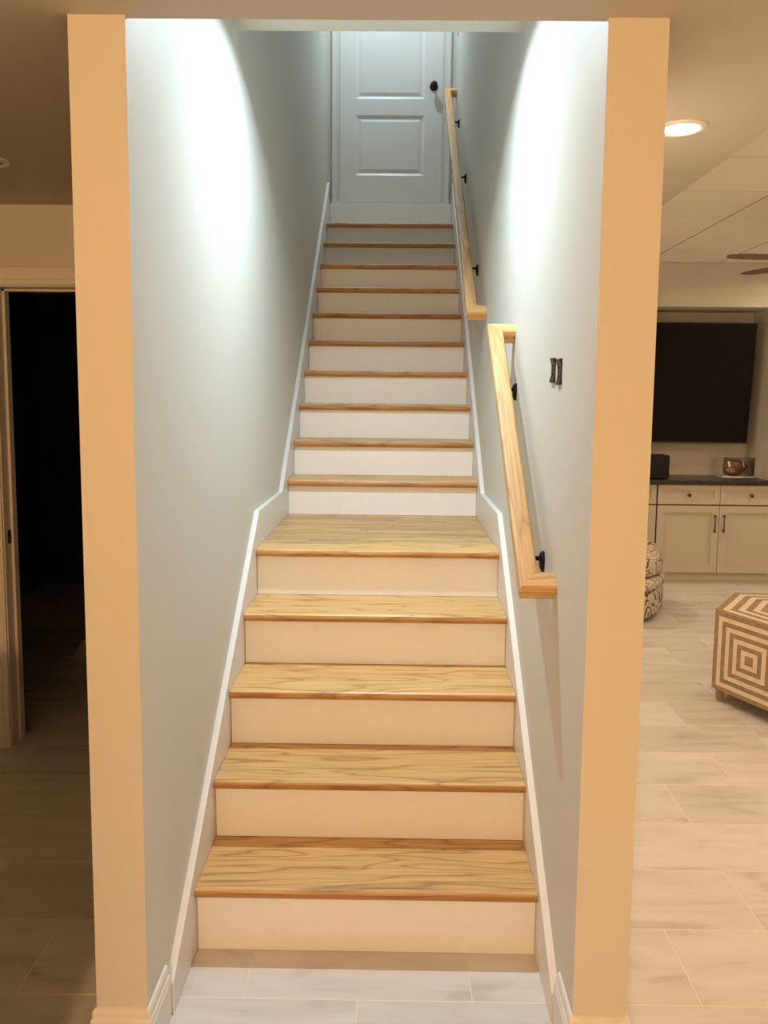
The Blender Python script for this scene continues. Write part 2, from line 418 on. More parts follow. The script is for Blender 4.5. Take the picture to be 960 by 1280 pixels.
# ---- tile ceiling of the family room
drop = struct(box('ceiling_drop', (XS, Y0, ZD+0.028), (X1, YB, ZD+0.06), CTILE), 'suspended ceiling of square tiles over the family room', 'ceiling')
gx = [XS, 2.032, 2.642, 3.252, 3.862, 4.472, 5.082, X1]
gy = [3.905+0.6175*i for i in range(-8, 5)] + [YB]
pm = {}
for i in range(len(gx)-1):
    for j in range(len(gy)-1):
        sx, sy = gx[i+1]-gx[i]-0.012, gy[j+1]-gy[j]-0.012
        key = (round(sx, 3), round(sy, 3))
        if key not in pm:
            bm = bmesh.new(); add_box(bm, (-sx/2, -sy/2, 0), (sx/2, sy/2, 0.02), 0.003); bmesh.ops.recalc_face_normals(bm, faces=bm.faces)
            me = bpy.data.meshes.new('ceiling_panel'); bm.to_mesh(me); bm.free(); me.materials.append(CTILE); pm[key] = me
        o = link('ceiling_panel', pm[key], None, drop); o.location = ((gx[i]+gx[i+1])/2, (gy[j]+gy[j+1])/2, ZD+0.001)
for x in gx[1:-1]: box('grid_bar', (x-0.0075, gy[0], ZD+0.003), (x+0.0075, YB, ZD+0.028), TBAR, drop)
for y in gy[1:-1]: box('grid_bar', (XS, y-0.0075, ZD+0.0035), (X1, y+0.0075, ZD+0.027), TBAR, drop)

# ---- baseboards with a stepped cap
BASE = [(0, 0.0), (0.0155, 0.0), (0.0155, 0.098), (0.0125, 0.104), (0.0125, 0.110), (0.0085, 0.116), (0.0085, 0.129), (0.005, 0.137), (0, 0.140)]
BASER = [(-o, h) for o, h in BASE][::-1]
bm = bmesh.new()
sweep(bm, [(XL0, YLW), (XL0, YP), (XL1, YP), (XL1, 1.888)], BASER, lambda p, q, h: (p, q, h))
struct(from_bm('baseboard_left', bm, TRIM), 'white baseboard wrapping the end of the left stair wall', 'baseboard')
bm = bmesh.new()
sweep(bm, [(XR1, YB), (XR1, YP), (XR0, YP), (XR0, 1.888)], BASE, lambda p, q, h: (p, q, h))
struct(from_bm('baseboard_right', bm, TRIM), 'white baseboard wrapping the end of the right stair wall', 'baseboard')
bm = bmesh.new()
sweep(bm, [(DL0-0.07, YLW), (X0, YLW), (X0, Y0)], BASE, lambda p, q, h: (p, q, h))
struct(from_bm('baseboard_passage', bm, TRIM), 'white baseboard along the passage wall left of the doorway', 'baseboard')

# ---- skirt boards along both walls (stringer trim)
def skirt(x0, x1, dz):
    top = [(1.890, 0.086+dz), (2.115, 0.262+dz), (3.200, 1.130), (3.862, 1.130), (6.495, 3.300)]
    if dz: top[1] = (2.115, 0.262+dz)
    bot = [(6.495, 2.6), (4.0, 0.55), (3.1, 0.3), (2.3, 0.0), (1.890, 0.0)]
    pts = top + bot
    bm = bmesh.new()
    A = [bm.verts.new((x0, y, z)) for y, z in pts]; B = [bm.verts.new((x1, y, z)) for y, z in pts]
    n = len(pts)
    for i in range(n): bm.faces.new((A[i], A[(i+1) % n], B[(i+1) % n], B[i]))
    fa = bm.faces.new(A[::-1]); fb = bm.faces.new(B)
    bmesh.ops.triangulate(bm, faces=[fa, fb])
    return bm
struct(from_bm('trim_1', skirt(XL1, 0.0, 0), TRIM), 'white skirt board rising with the stairs along the left wall', 'trim')
struct(from_bm('trim_2', skirt(W, XR0, -0.01), TRIM), 'white skirt board rising with the stairs along the right wall', 'trim')

# ---- door casing profile (offset outwards from the opening, proud of wall)
CAS = [(0, 0), (0, 0.010), (0.006, 0.014), (0.018, 0.014), (0.022, 0.017), (0.056, 0.019), (0.062, 0.016), (0.065, 0.0)]
def casing(name, xa, xb, z0, z1, yw, parent, wid=1.0, m=TRIM):
    prof = [(o*wid, h) for o, h in CAS]
    bm = bmesh.new()
    sweep(bm, [(xa, z0), (xa, z1), (xb, z1), (xb, z0)], prof, lambda p, q, h: (p, yw-h, q))
    return from_bm(name, bm, m, parent)

# ---- upstairs door
d1 = empty('door_1', (0.485, 6.52, 3.158))
struct(d1, 'white two panel door with a black knob at the top of the stairs', 'door')
def ch(o, p):   # keep world coordinates when parented to an unrotated empty
    o.parent = p; o.location = Vector(o.location) - p.location; return o
ch(casing('casing', 0.072, 0.898, 3.140, 5.19, 6.533, None, 0.93), d1)
ch(multi_box('jamb', [((0.060, 6.515, 3.15), (0.0745, 6.62, 5.19)), ((0.8965, 6.515, 3.15), (0.910, 6.62, 5.19)), ((0.060, 6.515, 5.177), (0.910, 6.62, 5.19))], TRIM), d1)
ch(box('threshold', (0.060, 6.508, 3.140), (0.910, 6.60, 3.153), TRIM), d1)
sx0, sx1, sz0, sz1, sy = 0.077, 0.894, 3.158, 5.174, 6.522
px0, px1 = 0.205, 0.750
pz = [(3.362, 3.826), (3.950, 5.03)]
bm = bmesh.new()
add_box(bm, (sx0, sy, sz0), (px0, sy+0.035, sz1)); add_box(bm, (px1, sy, sz0), (sx1, sy+0.035, sz1))
for a, b in ((sz0, pz[0][0]), (pz[0][1], pz[1][0]), (pz[1][1], sz1)): add_box(bm, (px0, sy, a), (px1, sy+0.035, b))
ch(from_bm('door_frame', bm, DOORP), d1)
for a, b in pz:
    bm = bmesh.new()
    def ring(i, y): return [bm.verts.new(v) for v in ((px0+i, y, a+i), (px1-i, y, a+i), (px1-i, y, b-i), (px0+i, y, b-i))]
    rs = [ring(0, sy), ring(0.018, sy+0.011), ring(0.026, sy+0.011), ring(0.05, sy+0.004)]
    for u, v in zip(rs, rs[1:]):
        for i in range(4): bm.faces.new((u[i], u[(i+1) % 4], v[(i+1) % 4], v[i]))
    bm.faces.new(rs[-1])
    back = [bm.verts.new(v) for v in ((px0, sy+0.03, a), (px1, sy+0.03, a), (px1, sy+0.03, b), (px0, sy+0.03, b))]
    bm.faces.new(back)
    for i in range(4): bm.faces.new((rs[0][i], rs[0][(i+1) % 4], back[(i+1) % 4], back[i]))
    ch(from_bm('door_panel', bm, DOORP), d1)
kn = lathe('knob', [(0, 0), (0.032, 0), (0.032, 0.006), (0.012, 0.010), (0.011, 0.028), (0.022, 0.034), (0.028, 0.046), (0.025, 0.057), (0.014, 0.063), (0, 0.064)], BLACKM, None, 24, (0.822, sy, 4.045), lambda x, y, z: (x, -z, y))
ch(kn, d1)

# ---- doorway to the dark room
d2 = empty('door_2', ((DL0+DL1)/2, YLW, 0))
struct(d2, 'open doorway with white casing into the dark room on the left', 'door')
ch(casing('casing', DL0-0.004, DL1+0.004, 0.0, DZ+0.004, YLW, None, 1.25), d2)
ch(multi_box('jamb', [((DL0-0.018, YLW+0.001, 0), (DL0, YLW+0.114, DZ)), ((DL1, YLW+0.001, 0), (DL1+0.018, YLW+0.114, DZ)), ((DL0-0.018, YLW+0.001, DZ), (DL1+0.018, YLW+0.114, DZ+0.018))], TRIM), d2)
ch(multi_box('door_stop', [((DL0, YLW+0.062, 0), (DL0+0.011, YLW+0.10, DZ)), ((DL1-0.011, YLW+0.062, 0), (DL1, YLW+0.10, DZ)), ((DL0, YLW+0.062, DZ-0.011), (DL1, YLW+0.10, DZ))], TRIM), d2)
ch(box('strike_plate', (DL0, YLW+0.03, 0.93), (DL0+0.0015, YLW+0.058, 0.99), BLACKM), d2)

# ================================================================== STAIRCASE
st = empty('staircase', (W/2, RY[0], 0))
tag(st, 'straight staircase with oak treads and white risers broken by a landing', 'staircase')
NO, TH = 0.031, 0.030
def tread_mesh(y0, y1, TH):
    """bullnose board: origin at its own centre, grain along x"""
    r = TH/2; cy = (y0+y1)/2; bm = bmesh.new()
    pts = []
    for k in range(9):
        a = math.pi/2 + math.pi*k/8
        pts.append((y0 + 0.014 + 0.014*math.cos(a) - cy, r*math.sin(a)))
    pts += [(y1-cy, -r), (y1-cy, r)]
    add_prism(bm, pts, lambda u, v: -W/2+0.001, lambda u, v: W/2-0.001, lambda t, u, v: (t, u, v))
    bm.faces.ensure_lookup_table()
    for i in range(2, 9): bm.faces[i].material_index = 1      # the rounded front is a darker, redder oak
    return bm, cy
for k in range(1, 16):
    y0 = RY[k-1]-NO; z = RZ[k]; TK = TH if k < 6 else 0.034
    if k == 5:
        bm, cy = tread_mesh(y0, RY[4]+0.105, TK)
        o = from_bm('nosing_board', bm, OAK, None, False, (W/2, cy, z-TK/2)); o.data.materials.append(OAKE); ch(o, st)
        rows = 14; ys = RY[4]+0.1055; wv = (RY[5]-ys)/rows
        for r in range(rows):
            x = 0.001 - random.random()*0.28
            while x < W-0.001:
                L = random.uniform(0.32, 0.75)
                if W-0.001-(x+L) < 0.06: L = W-0.001-x
                a, b = max(x, 0.001), min(x+L, W-0.001); x += L + 1e-6
                if b-a < 0.03: continue
                o = cbox('floor_plank', ((a+b)/2, ys+(r+0.5)*wv, z-0.010), (b-a-0.0008, wv-0.0008, 0.0195+random.uniform(-0.0004, 0.0004)), OAKP, None, 0.0006); ch(o, st)
        o = box('landing_deck', (0.001, RY[4]+0.02, z-0.06), (W-0.001, RY[5]-0.002, z-TH-0.001), OAKP); ch(o, st)
        continue
    bm, cy = tread_mesh(y0, RY[k]-0.0005, TK)
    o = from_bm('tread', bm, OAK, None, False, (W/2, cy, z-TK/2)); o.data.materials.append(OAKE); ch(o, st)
for k in range(1, 17):
    zt = RZ[k]-(TH if k < 6 else 0.034)-0.0005 if k < 16 else 3.139
    o = cbox('riser', (W/2, RY[k-1]+0.009, (RZ[k-1]+zt)/2+0.0005), (W-0.002, 0.018, zt-RZ[k-1]-0.001), RISER); ch(o, st)

# ================================================================== HANDRAILS
RP = [(-0.0215, -0.029), (0.0215, -0.029), (0.0215, -0.012), (0.0195, -0.009), (0.0195, -0.004), (0.0275, 0.0005), (0.0285, 0.010), (0.0280, 0.019), (0.0250, 0.0255), (0.019, 0.0285), (0.008, 0.0295), (-0.008, 0.0295), (-0.019, 0.0285), (-0.0250, 0.0255), (-0.0280, 0.019), (-0.0285, 0.010), (-0.0275, 0.0005), (-0.0195, -0.004), (-0.0195, -0.009), (-0.0215, -0.012)]
def handrail(A, B, brackets, label):
    """A, B: (y, z) of the rail axis corners"""
    xr = XR0 - 0.073
    root = empty('handrail', (XR0, A[0], A[1]))
    s = Vector((0, B[0]-A[0], B[1]-A[1])); L = s.length; s.normalize(); n = Vector((0, -s.z, s.y))
    def place(o, loc, xa):
        ya = n.cross(xa); Mx = Matrix((xa, ya, n)).transposed().to_4x4(); Mx.translation = Vector(loc) - root.location
        o.parent = root; o.matrix_local = Mx
    bm = bmesh.new(); add_prism(bm, RP, lambda u, v: -u, lambda u, v: L+u, lambda t, u, v: (t, u, v))
    place(from_bm('rail', bm, OAKR), (xr, A[0], A[1]), s)
    ex = Vector((1, 0, 0)); D = XR0-xr-0.0005
    bm = bmesh.new(); add_prism(bm, RP, lambda u, v: u, lambda u, v: D, lambda t, u, v: (t, u, v))
    place(from_bm('return_block', bm, OAKR), (xr, A[0], A[1]), ex)
    bm = bmesh.new(); add_prism(bm, RP, lambda u, v: -u, lambda u, v: D, lambda t, u, v: (t, u, v))
    place(from_bm('return_block', bm, OAKR), (xr, B[0], B[1]), ex)
    for by, bz in brackets:
        zr = A[1] + (by-A[0])*s.z/s.y
        # elongated wall plate, tapering downwards
        bm = bmesh.new(); ring = []
        for lay, (dx, k) in enumerate(((0.0, 1.0), (0.008, 0.95), (0.013, 0.6))):
            ring.append([bm.verts.new((-dx, 0.016*k*math.cos(t)*(1.0 if math.sin(t) > 0 else 0.75+0.25*math.cos(t)**2), (0.024 if math.sin(t) > 0 else 0.040)*k*math.sin(t))) for t in [2*math.pi*i/20 for i in range(20)]])
        for a, b in zip(ring, ring[1:]):
            for i in range(20): bm.faces.new((a[i], a[(i+1) % 20], b[(i+1) % 20], b[i]))
        bm.faces.new(ring[0]); bm.faces.new(ring[-1])
        br = from_bm('bracket', bm, BLACKM, root, True); br.location = Vector((XR0-0.0005, by, bz)) - root.location
        h = zr - bz - 0.029/s.y
        tube('bracket_arm', [(-0.008, 0, 0), (-0.045, 0, 0.004), (-0.062, 0, 0.012), (-0.071, 0, 0.026), (-0.073, 0, h-0.004)], 0.0065, BLACKM, br, 10)
        sd = box('saddle', (-0.014, -0.022, -0.003), (0.014, 0.022, 0.0), BLACKM, br); sd.location = (-0.073, 0, h); sd.rotation_euler.x = math.atan2(s.z, s.y)
    return tag(root, label, 'handrail', 'oak handrails on the right stair wall')
handrail((2.115, 1.092), (2.990, 1.842), [(2.275, 1.135), (2.905, 1.632)], 'short lower oak handrail on black brackets beside the first steps')
handrail((3.975, 2.022), (6.425, 3.965), [(4.42, 2.305), (5.34, 3.035), (6.06, 3.62)], 'long upper oak handrail on black brackets climbing to the white door')

# ================================================================== SMALL THINGS ON THE STAIR WALL
def clip(yc, zc, tilt, label):
    """small black saddle bracket: plate with a lip top and bottom and a hollow face"""
    root = empty('wall_bracket', (XR0, yc, zc)); hz, hy = 0.034, 0.027
    prof = [(0, -hz), (-0.0060, -hz), (-0.0065, -hz+0.004)]
    for i in range(9):
        t = -1 + 2*i/8; prof.append((-0.0018-0.0038*abs(t)**2.6, t*(hz-0.006)))
    prof += [(-0.0065, hz-0.004), (-0.0060, hz), (0, hz)]
    bm = bmesh.new(); add_prism(bm, prof, lambda u, v: -hy, lambda u, v: hy, lambda t, u, v: (u, t, v))
    from_bm('plate', bm, BLACKM, root)
    for s in (-1, 1):
        lathe('screw', [(0, 0), (0.0035, 0), (0.003, -0.0012), (0, -0.0015)], BLACKM, root, 10, (-0.0024, 0, s*0.012), lambda x, y, z: (z, x, y))
    root.rotation_euler.x = tilt
    return tag(root, label, 'bracket', 'pair of black wall brackets')
clip(2.216, 1.680, 0.05, 'small black wall bracket, the one of the pair nearer the stairs')
clip(2.130, 1.673, -0.02, 'small black wall bracket, the one of the pair nearer the wall end')
sw = empty('light_switch', (XR0, 6.33, 4.42)); tag(sw, 'white light switch on the right wall beside the upstairs door', 'light switch')
o = box('plate', (-0.006, -0.038, -0.06), (0, 0.038, 0.06), WHITEP, sw, 0.002)
o = box('rocker', (-0.0095, -0.017, -0.033), (-0.006, 0.017, 0.033), WHITEP, sw, 0.001)

# ================================================================== LIGHT FITTINGS
def can_light(x, y, z, label, lit=True, r=0.052, group=None, e=None, col=None):
    root = empty('ceiling_light', (x, y, z))
    bm = bmesh.new(); add_lathe(bm, [(r, -0.001), (r+0.003, -0.006), (r+0.022, -0.004), (r+0.025, 0.0), (r, 0.0)], 40)
    from_bm('trim_ring', bm, WHITEP, root, True)
    lathe('lens', [(0, -0.0035), (r*0.9, -0.0035), (r, -0.002), (r, 0.0), (0, 0.0)], LENS_W if lit else LENS_OFF, root, 40)
    if lit: area('bulb', (0, 0, -0.008), 2*r*0.9, e or E_CAN, col or WARM2, SPREAD, (0, 0, 0), root)
    return tag(root, label, 'ceiling light', group)
can_light(1.387, 2.418, ZC, 'lit recessed ceiling light right of the stair wall end')
hl = empty('hall_light', (-0.05, -1.75, ZC)); tag(hl, 'glowing dome ceiling light in the hall behind the viewer', 'ceiling light')
lathe('canopy', [(0, 0), (0.15, 0), (0.15, -0.02), (0, -0.02)], WHITEP, hl, 36)
lathe('dome', [(0, -0.021), (0.14, -0.021), (0.135, -0.04), (0.11, -0.065), (0.06, -0.085), (0, -0.092)], LENS_W, hl, 36)
pl = bpy.data.lights.new('bulb', 'POINT'); pl.energy = E_HALL; pl.color = WARM; pl.shadow_soft_size = 0.05
plo = bpy.data.objects.new('bulb', pl); COL.objects.link(plo); plo.parent = hl; plo.location = (0, 0, -0.15)
for y, t in ((4.28, 'lit recessed ceiling light in the bulkhead behind the stair wall'), (6.05, 'lit recessed ceiling light in the bulkhead closest to the far wall')):
    can_light(1.387, y, ZC, t)
can_light(-0.862, 2.80, ZC, 'unlit recessed ceiling light in the dark passage on the left', False)
for x, y, t in ( (4.17, 3.6, 'lit recessed light in the tile ceiling right of the fan'), (4.17, 6.05, 'lit recessed light in the tile ceiling near the far right corner'), (4.2, 1.2, 'lit recessed light in the tile ceiling in front of the fan')):
    can_light(x, y, ZD+0.001, t)
# small surface bulb on the stair ceiling, just in front of the header beam
sl = empty('stair_light', (W/2, 2.715, 2.985)); tag(sl, 'small cool white ceiling light above the stairs in front of the header beam', 'ceiling light')
lathe('canopy', [(0, 0), (0.055, 0), (0.055, -0.008), (0.04, -0.014), (0, -0.014)], WHITEP, sl, 32)
lathe('lens', [(0, -0.014), (0.032, -0.014), (0.030, -0.022), (0, -0.024)], LENS_C, sl, 24)
area('bulb', (0, 0, -0.028), 0.06, E_STAIR, COOL, S_STAIR, (0, 0, 0), sl)
ul = empty('landing_light', (0.42, 5.98, HT-0.02)); tag(ul, 'cool white recessed ceiling light in front of the upstairs door', 'ceiling light')
lathe('trim_ring', [(0.05, -0.001), (0.053, -0.006), (0.072, -0.004), (0.075, 0), (0.05, 0)], WHITEP, ul, 32)
lathe('lens', [(0, -0.0035), (0.05, -0.0035), (0.05, 0), (0, 0)], LENS_C, ul, 32)
area('bulb', (0, 0, -0.008), 0.09, E_TOP, COOL, 160, (0, 0, 0), ul)

# ================================================================== BUILT-IN CABINETS
CF = 6.765      # door faces
def shaker(name, x0, x1, z0, z1, parent, fr=0.058):
    """framed front with a recessed flat panel"""
    y0, y1 = CF, CF+0.02
    bm = bmesh.new()
    add_box(bm, (x0, y0, z0), (x0+fr, y1, z1)); add_box(bm, (x1-fr, y0, z0), (x1, y1, z1))
    add_box(bm, (x0+fr, y0, z0), (x1-fr, y1, z0+fr)); add_box(bm, (x0+fr, y0, z1-fr), (x1-fr, y1, z1))
    o = ch(from_bm(name, bm, CABP), parent)
    p = box('front_panel', (x0+fr, y0+0.012, z0+fr), (x1-fr, y1, z1-fr), CABP); p.parent = o
    return o
def pull(x, z0, z1, door):
    bm = bmesh.new()
    add_tube(bm, [(x, CF-0.026, z0), (x, CF-0.026, z1)], 0.0055, 10)
    for z in (z0+0.012, z1-0.012): add_tube(bm, [(x, CF-0.026, z), (x, CF+0.0, z)], 0.005, 8)
    for z in (z0, z1): add_tube(bm, [(x, CF-0.026, z-0.007), (x, CF-0.026, z+0.007)], 0.009, 10)
    o = from_bm('handle', bm, BRONZE, door, True)
def cabinet(x0, x1, label):
    root = empty('base_cabinet', ((x0+x1)/2, CF, 0))
    ch(multi_box('body', [((x0, CF+0.0215, 0.10), (x1, NB-0.005, 0.876))], DARKGAP), root)
    for a, b in ((x0+0.001, x0+0.004), (x1-0.004, x1-0.001)): ch(box('face_edge', (a, CF+0.006, 0.10), (b, CF+0.0215, 0.872), DARKGAP), root)
    tk = ch(multi_box('toe_kick', [((x0, CF+0.042, 0.0), (x1, CF+0.058, 0.10))], CABP), root)
    ch(multi_box('toe_molding', [((x0, CF+0.028, 0.0), (x1, CF+0.0415, 0.020))], CABP), root)
    xm = (x0+x1)/2; g = 0.005
    for a, b, hx in ((x0+g, xm-g/2, xm-0.042), (xm+g/2, x1-g, xm+0.036)):
        d = shaker('drawer_front', a, b, 0.705, 0.872, root, 0.048)
        k = lathe('knob', [(0, 0), (0.010, 0), (0.006, 0.008), (0.006, 0.014), (0.014, 0.020), (0.016, 0.025), (0.012, 0.030), (0, 0.032)], BRONZE, d, 18, ((a+b)/2, CF+0.009, 0.785), lambda x, y, z: (x, -z, y))
        dd = shaker('cabinet_door', a, b, 0.106, 0.693, root, 0.062)
        pull(hx, 0.472, 0.612, dd)
    return tag(root, label, 'cabinet', 'built-in base cabinets under the television')
cabinet(2.812, 3.890, 'greige shaker base cabinet with two drawers, right of the patterned chair')
cabinet(1.730, 2.808, 'greige shaker base cabinet mostly hidden behind the stair wall and chair')
ct = box('countertop', (1.725, CF-0.028, 0.8775), (3.895, NB-0.001, 0.915), GRANITE, None, 0.002)
tag(ct, 'black granite countertop over the greige cabinets', 'countertop')

# ---- television, tilted forwards on its wall arm
tv = empty('television', (2.735, 7.00, 1.745)); tilt = math.atan2(0.10, 1.05)
tw, th = 0.942, 0.528
box('housing', (-tw, 0.0, -th), (tw, 0.035, th), TVPL, tv, 0.004)
box('screen', (-tw+0.010, -0.0015, -th+0.014), (tw-0.010, 0.0, th-0.010), SCREEN, tv)
bz = multi_box('bezel', [((-tw, -0.004, -th), (tw, 0.0, -th+0.014)), ((-tw, -0.004, th-0.010), (tw, 0.0, th)), ((-tw, -0.004, -th+0.014), (-tw+0.010, 0.0, th-0.010)), ((tw-0.010, -0.004, -th+0.014), (tw, 0.0, th-0.010))], TVPL, tv)
box('rear_cover', (-0.6, 0.035, -0.38), (0.6, 0.07, 0.25), TVPL, tv, 0.01)
tv.rotation_euler.x = tilt
tag(tv, 'large black flat television tilted forward in the wall niche', 'television')
ma = empty('tv_mount', (2.735, NB, 1.75)); tag(ma, 'black wall arm holding the television', 'tv mount')
box('wall_plate', (-0.3, -0.02, -0.12), (0.3, -0.001, 0.12), BLACKM, ma)
box('arm', (-0.04, -0.155, -0.03), (0.04, -0.02, 0.03), BLACKM, ma, 0.004)

# ---- speaker
sp = empty('speaker', (2.80, 6.90, 0.915))
bm = bmesh.new(); pts = []
hw, hd, rr = 0.125, 0.095, 0.03
for cx, cy, a0 in ((hw-rr, hd-rr, 0), (-hw+rr, hd-rr, 90), (-hw+rr, -hd+rr, 180), (hw-rr, -hd+rr, 270)):
    for i in range(5):
        a = math.radians(a0+22.5*i); pts.append((cx+rr*math.cos(a), cy+rr*math.sin(a)))
rings = []
for z, k in ((0.006, 0.97), (0.012, 1.0), (0.190, 1.0), (0.202, 0.985), (0.207, 0.95)):
    rings.append([bm.verts.new((x*k, y*k, z)) for x, y in pts])
for a, b in zip(rings, rings[1:]):
    for i in range(len(pts)): bm.faces.new((a[i], a[(i+1) % len(pts)], b[(i+1) % len(pts)], b[i]))
bm.faces.new(rings[0][::-1]); bm.faces.new(rings[-1])
from_bm('grille', bm, SPKR, sp)
box('base', (-0.10, -0.075, 0), (0.10, 0.075, 0.0065), TVPL, sp, 0.002)
tag(sp, 'black rounded box speaker on the granite countertop', 'speaker')

# ---- football in a clear display case
fx, fy, fz = 3.612, 7.115, 0.915
cs = empty('display_case', (fx, fy, fz)); tag(cs, 'clear acrylic display case holding a football on the countertop', 'display case')
box('base', (-0.145, -0.085, 0), (0.145, 0.085, 0.008), WHITEP, cs, 0.001)
h = 0.185; cw, cdp = 0.140, 0.080
def pane(nm, q):
    bm = bmesh.new(); bm.faces.new([bm.verts.new(v) for v in q]); from_bm(nm, bm, ACR, cs)
z0_ = 0.0085
pane('front_pane', ((-cw, -cdp, z0_), (cw, -cdp, z0_), (cw, -cdp, h), (-cw, -cdp, h)))
pane('back_pane', ((-cw, cdp, z0_), (cw, cdp, z0_), (cw, cdp, h), (-cw, cdp, h)))
for sx in (-1, 1): pane('side_pane', ((sx*cw, -cdp, z0_), (sx*cw, cdp, z0_), (sx*cw, cdp, h), (sx*cw, -cdp, h)))
pane('top_pane', ((-cw, -cdp, h), (cw, -cdp, h), (cw, cdp, h), (-cw, cdp, h)))
for a, b in (((-cw, -cdp), (cw, -cdp)), ((-cw, cdp), (cw, cdp)), ((-cw, -cdp), (-cw, cdp)), ((cw, -cdp), (cw, cdp))):
    tube('polished_edge', [(a[0], a[1], h), (b[0], b[1], h)], 0.0018, WHITEP, cs, 6)
fb = empty('football', (fx-0.01, fy, fz+0.0135)); tag(fb, 'brown leather football with a pale patch inside the clear display case', 'football')
prof = []
Lh, Rm = 0.130, 0.074
for i in range(17):
    a = -1 + 2*i/16; prof.append((Rm*(1-abs(a)**1.9)**0.9 if abs(a) < 1 else 0.0, a*Lh))
ax = lathe('leather_shell', prof, LEATH, fb, 28, (0, 0, Rm), lambda x, y, z: (z, y, x))
bm = bmesh.new()     # pale painted panel on the ball's lower left
def ballpt(u, v, off=0.0012):
    a = max(-0.99, min(0.99, u/Lh)); r = Rm*(1-abs(a)**1.9)**0.9 + off
    return (u, -r*math.cos(v), Rm + r*math.sin(v))
c0 = bm.verts.new(ballpt(-0.052, -0.42)); rg = [bm.verts.new(ballpt(-0.052+0.036*math.cos(2*math.pi*i/20), -0.42+0.36*math.sin(2*math.pi*i/20))) for i in range(20)]
for i in range(20): bm.faces.new((c0, rg[i], rg[(i+1) % 20]))
from_bm('pale_patch', bm, plain('pale_leather', (0.42, 0.32, 0.22), 0.6), fb)
for u in (-0.062, 0.066):
    bm = bmesh.new()
    A = [bm.verts.new(ballpt(u-0.008, v)) for v in [0.1+1.1*i/8 for i in range(9)]]; B = [bm.verts.new(ballpt(u+0.008, v)) for v in [0.1+1.1*i/8 for i in range(9)]]
    for i in range(8): bm.faces.new((A[i], A[i+1], B[i+1], B[i]))
    from_bm('white_stripe', bm, WHITEP, fb)
bm = bmesh.new()
for i in range(6):
    u = -0.025+0.01*i; add_box(bm, (u-0.002, -0.012, 2*Rm-0.003), (u+0.002, 0.012, 2*Rm+0.0015))
add_box(bm, (-0.03, -0.0015, 2*Rm-0.003), (0.03, 0.0015, 2*Rm+0.001))
from_bm('laces', bm, WHITEP, fb)
cst = multi_box('stand', [((-0.03, -0.03, -0.005), (0.03, 0.03, 0.004))], TVPL, fb)

# ================================================================== OTTOMAN
A0 = Vector((2.262, 4.105)); ang = math.radians(-5.0); S = 0.455
oc = A0 + Vector((math.cos(ang), math.sin(ang)))*S
ot = empty('ottoman', (oc.x, oc.y, 0), ang)
tag(ot, 'hexagonal ottoman inlaid with cream and taupe concentric bands', 'ottoman')
zb, zt = 0.072, 0.497
hexp = [Vector((S*math.cos(math.pi/3*i), S*math.sin(math.pi/3*i))) for i in range(6)]
bm = bmesh.new(); kk = (S-0.004)/S
add_prism(bm, [(p.x*kk, p.y*kk) for p in hexp], lambda u, v: zb, lambda u, v: zt-0.003, lambda t, u, v: (u, v, t))
from_bm('core', bm, IN_D, ot)
NBAND = 9
dep = 0.0034
for f in range(6):
    a, b = hexp[f], hexp[(f+1) % 6]; mid = (a+b)/2; tv_ = (b-a).normalized(); nv = Vector((mid.x, mid.y)).normalized(); hw_ = (b-a).length/2 - 0.0008; hh = (zt-0.003-zb)/2; zc = zb+hh
    for k in range(NBAND):
        o0 = (NBAND-k)/NBAND; i0 = (NBAND-k-1)/NBAND
        bm = bmesh.new()
        def P3(u, v, d): q = mid + tv_*u + nv*d; return bm.verts.new((q.x, q.y, zc+v))
        sg = ((-1, -1), (1, -1), (1, 1), (-1, 1))
        of = [P3(sx*hw_*o0, sy*hh*o0, 0.0) for sx, sy in sg]; ob = [P3(sx*hw_*o0, sy*hh*o0, -dep) for sx, sy in sg]
        if i0 > 0:
            gi = 0.0004
            inf = [P3(sx*(hw_*i0+gi), sy*(hh*i0+gi), 0.0) for sx, sy in sg]; inb = [P3(sx*(hw_*i0+gi), sy*(hh*i0+gi), -dep) for sx, sy in sg]
            for i in range(4):
                j = (i+1) % 4
                bm.faces.new((of[i], of[j], inf[j], inf[i])); bm.faces.new((of[i], of[j], ob[j], ob[i])); bm.faces.new((inf[i], inf[j], inb[j], inb[i]))
        else:
            bm.faces.new(of)
            for i in range(4): bm.faces.new((of[i], of[(i+1) % 4], ob[(i+1) % 4], ob[i]))
        from_bm('inlay_band', bm, IN_D if k % 2 == 0 else IN_L, ot)
NT = 12
for k in range(NT):
    o0, i0 = (NT-k)/NT, (NT-k-1)/NT
    bm = bmesh.new()
    of = [bm.verts.new((p.x*o0, p.y*o0, zt)) for p in hexp]; ob = [bm.verts.new((p.x*o0, p.y*o0, zt-0.003)) for p in hexp]
    if i0 > 0:
        inf = [bm.verts.new((p.x*i0*1.002, p.y*i0*1.002, zt)) for p in hexp]
        for i in range(6):
            j = (i+1) % 6; bm.faces.new((of[i], of[j], inf[j], inf[i])); bm.faces.new((of[i], of[j], ob[j], ob[i]))
    else:
        bm.faces.new(of)
        for i in range(6): bm.faces.new((of[i], of[(i+1) % 6], ob[(i+1) % 6], ob[i]))
    from_bm('inlay_band', bm, IN_D if k % 2 == 0 else IN_L, ot)
for p in hexp:
    d = p.normalized(); c = p - d*0.045
    o = cbox('foot', (c.x, c.y, zb/2), (0.035, 0.035, zb-0.0005), IN_D, ot, 0.003); o.rotation_euler.z = math.atan2(d.y, d.x)

